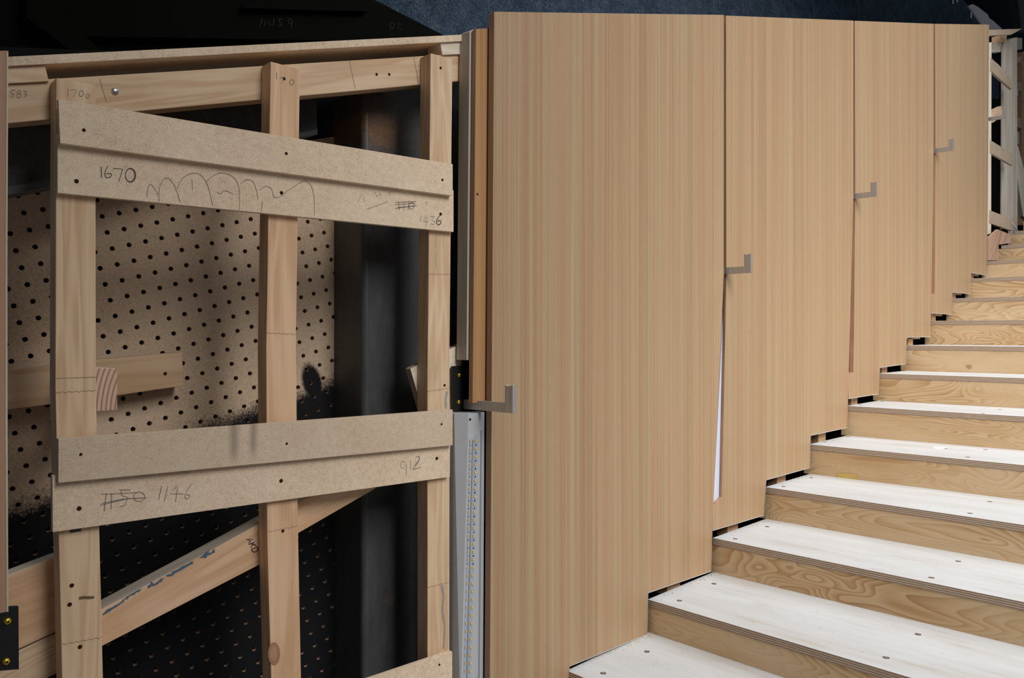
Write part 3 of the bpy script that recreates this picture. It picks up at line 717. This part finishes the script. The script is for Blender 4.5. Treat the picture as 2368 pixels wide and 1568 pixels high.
def tube(name, P, r, mat, label, cat):
    V_, Fc, n = [], [], 7
    for i, p in enumerate(P):
        t = (P[min(i+1,len(P)-1)]-P[max(i-1,0)]).normalized(); u = t.cross(UP).normalized(); v = t.cross(u)
        V_ += [p + (u*math.cos(2*math.pi*k/n)+v*math.sin(2*math.pi*k/n))*r for k in range(n)]
    for i in range(len(P)-1):
        for k in range(n): Fc.append((i*n+k, i*n+(k+1)%n, (i+1)*n+(k+1)%n, (i+1)*n+k))
    Fc += [list(range(n)), list(range((len(P)-1)*n, len(P)*n))]
    return tag(mesh_obj(name, V_, Fc, mat, Matrix.Translation(P[0]), None, smooth=True), label, cat)
tube('cable', [W.hit(x, y, .024) for x, y in curve([(2341,516),(2348,525),(2353,534),(2355,545)])], .003, GREYBOARD, 'thin grey cable hanging from the lowest far rail board', 'cable')

# ------------------------------------------------------------------ bits on the treads
c = hit_z(2170, 1035, zt(4))
P = [hit_z(x, y, zt(4)+h) for x, y, h in [(2155,1037,.001),(2160,1033,.002),(2182,1034,.002),(2193,1030,.006),(2194,1033,.007),(2181,1038,.001),(2162,1038,.001)]]
o = loft('paper_scrap', P, [p - UP*.0009 for p in P], [PAPER]); tag(o, 'curled white paper scrap lying on a tread', 'paper')
V_, Fc = [], []
CH = [(0,1),(1,2),(2,3),(3,0)]
for n in range(0, 9):
    a, b = corner(n), corner(n+1)
    for k in range(70):
        t = random.random()**.5; spread = abs(random.gauss(0, .012))
        c = a.lerp(b, .05 + .93*t) - W.n*(spread - .004); c.z = zt(n) + .0004
        if k > 50: c = b - W.d*abs(random.gauss(0, .02)) - W.n*(abs(random.gauss(0,.015))-.004); c.z = zt(n)+.0004
        l, w_, h, th = random.uniform(.0012,.006), random.uniform(.0006,.002), random.uniform(.0005,.0025), random.uniform(0, 6.28)
        u = Vector((math.cos(th), math.sin(th), random.uniform(0,.4))); v = Vector((-math.sin(th), math.cos(th), 0)); i = len(V_)
        V_ += [c-u*l/2-v*w_/2, c+u*l/2-v*w_/2, c+u*l/2+v*w_/2, c-u*l/2+v*w_/2]; V_ += [p+UP*h*.5 for p in V_[i:i+4]]
        Fc += [[i,i+1,i+2,i+3],[i+4,i+5,i+6,i+7],[i,i+1,i+5,i+4],[i+1,i+2,i+6,i+5],[i+2,i+3,i+7,i+6],[i+3,i,i+4,i+7]]
o = mesh_obj('sawdust', V_, Fc, flat('wood_shavings', (.66,.52,.34), .8)); tag(o, 'scattered sawdust along the gaps under the veneered panels', 'sawdust', None, 'stuff')

# ------------------------------------------------------------------ light
def area(name, loc, target, size, power, col, spread=180):
    L = bpy.data.lights.new(name, 'AREA'); L.shape = 'RECTANGLE'; L.size, L.size_y = size; L.energy = power; L.color = col; L.spread = math.radians(spread)
    o = bpy.data.objects.new(name, L); COL.objects.link(o); o.location = loc
    o.rotation_euler = (Vector(target)-Vector(loc)).to_track_quat('-Z', 'Y').to_euler(); return o
area('hall_skylight', (3.5, -.8, 4.6), (2.0, 2.65, 1.2), (3.2, 2.6), 86, (1.0, .995, .985), 74)
area('far_tread_fill', (3.4, 3.3, 5.3), (2.6, 3.9, 1.6), (2.0, 1.6), 44, (.97, .985, 1.0), 120)  # fill light added to brighten the far treads
wd = bpy.data.worlds.new('world'); S.world = wd; wd.use_nodes = True
bg = wd.node_tree.nodes['Background']; bg.inputs[0].default_value = (.80,.88,1.0,1); bg.inputs[1].default_value = .10
S.view_settings.view_transform = 'Standard'; S.view_settings.look = 'None'; S.view_settings.gamma = 1.0
S.view_settings.use_curve_mapping = False; S.view_settings.exposure = 0.0
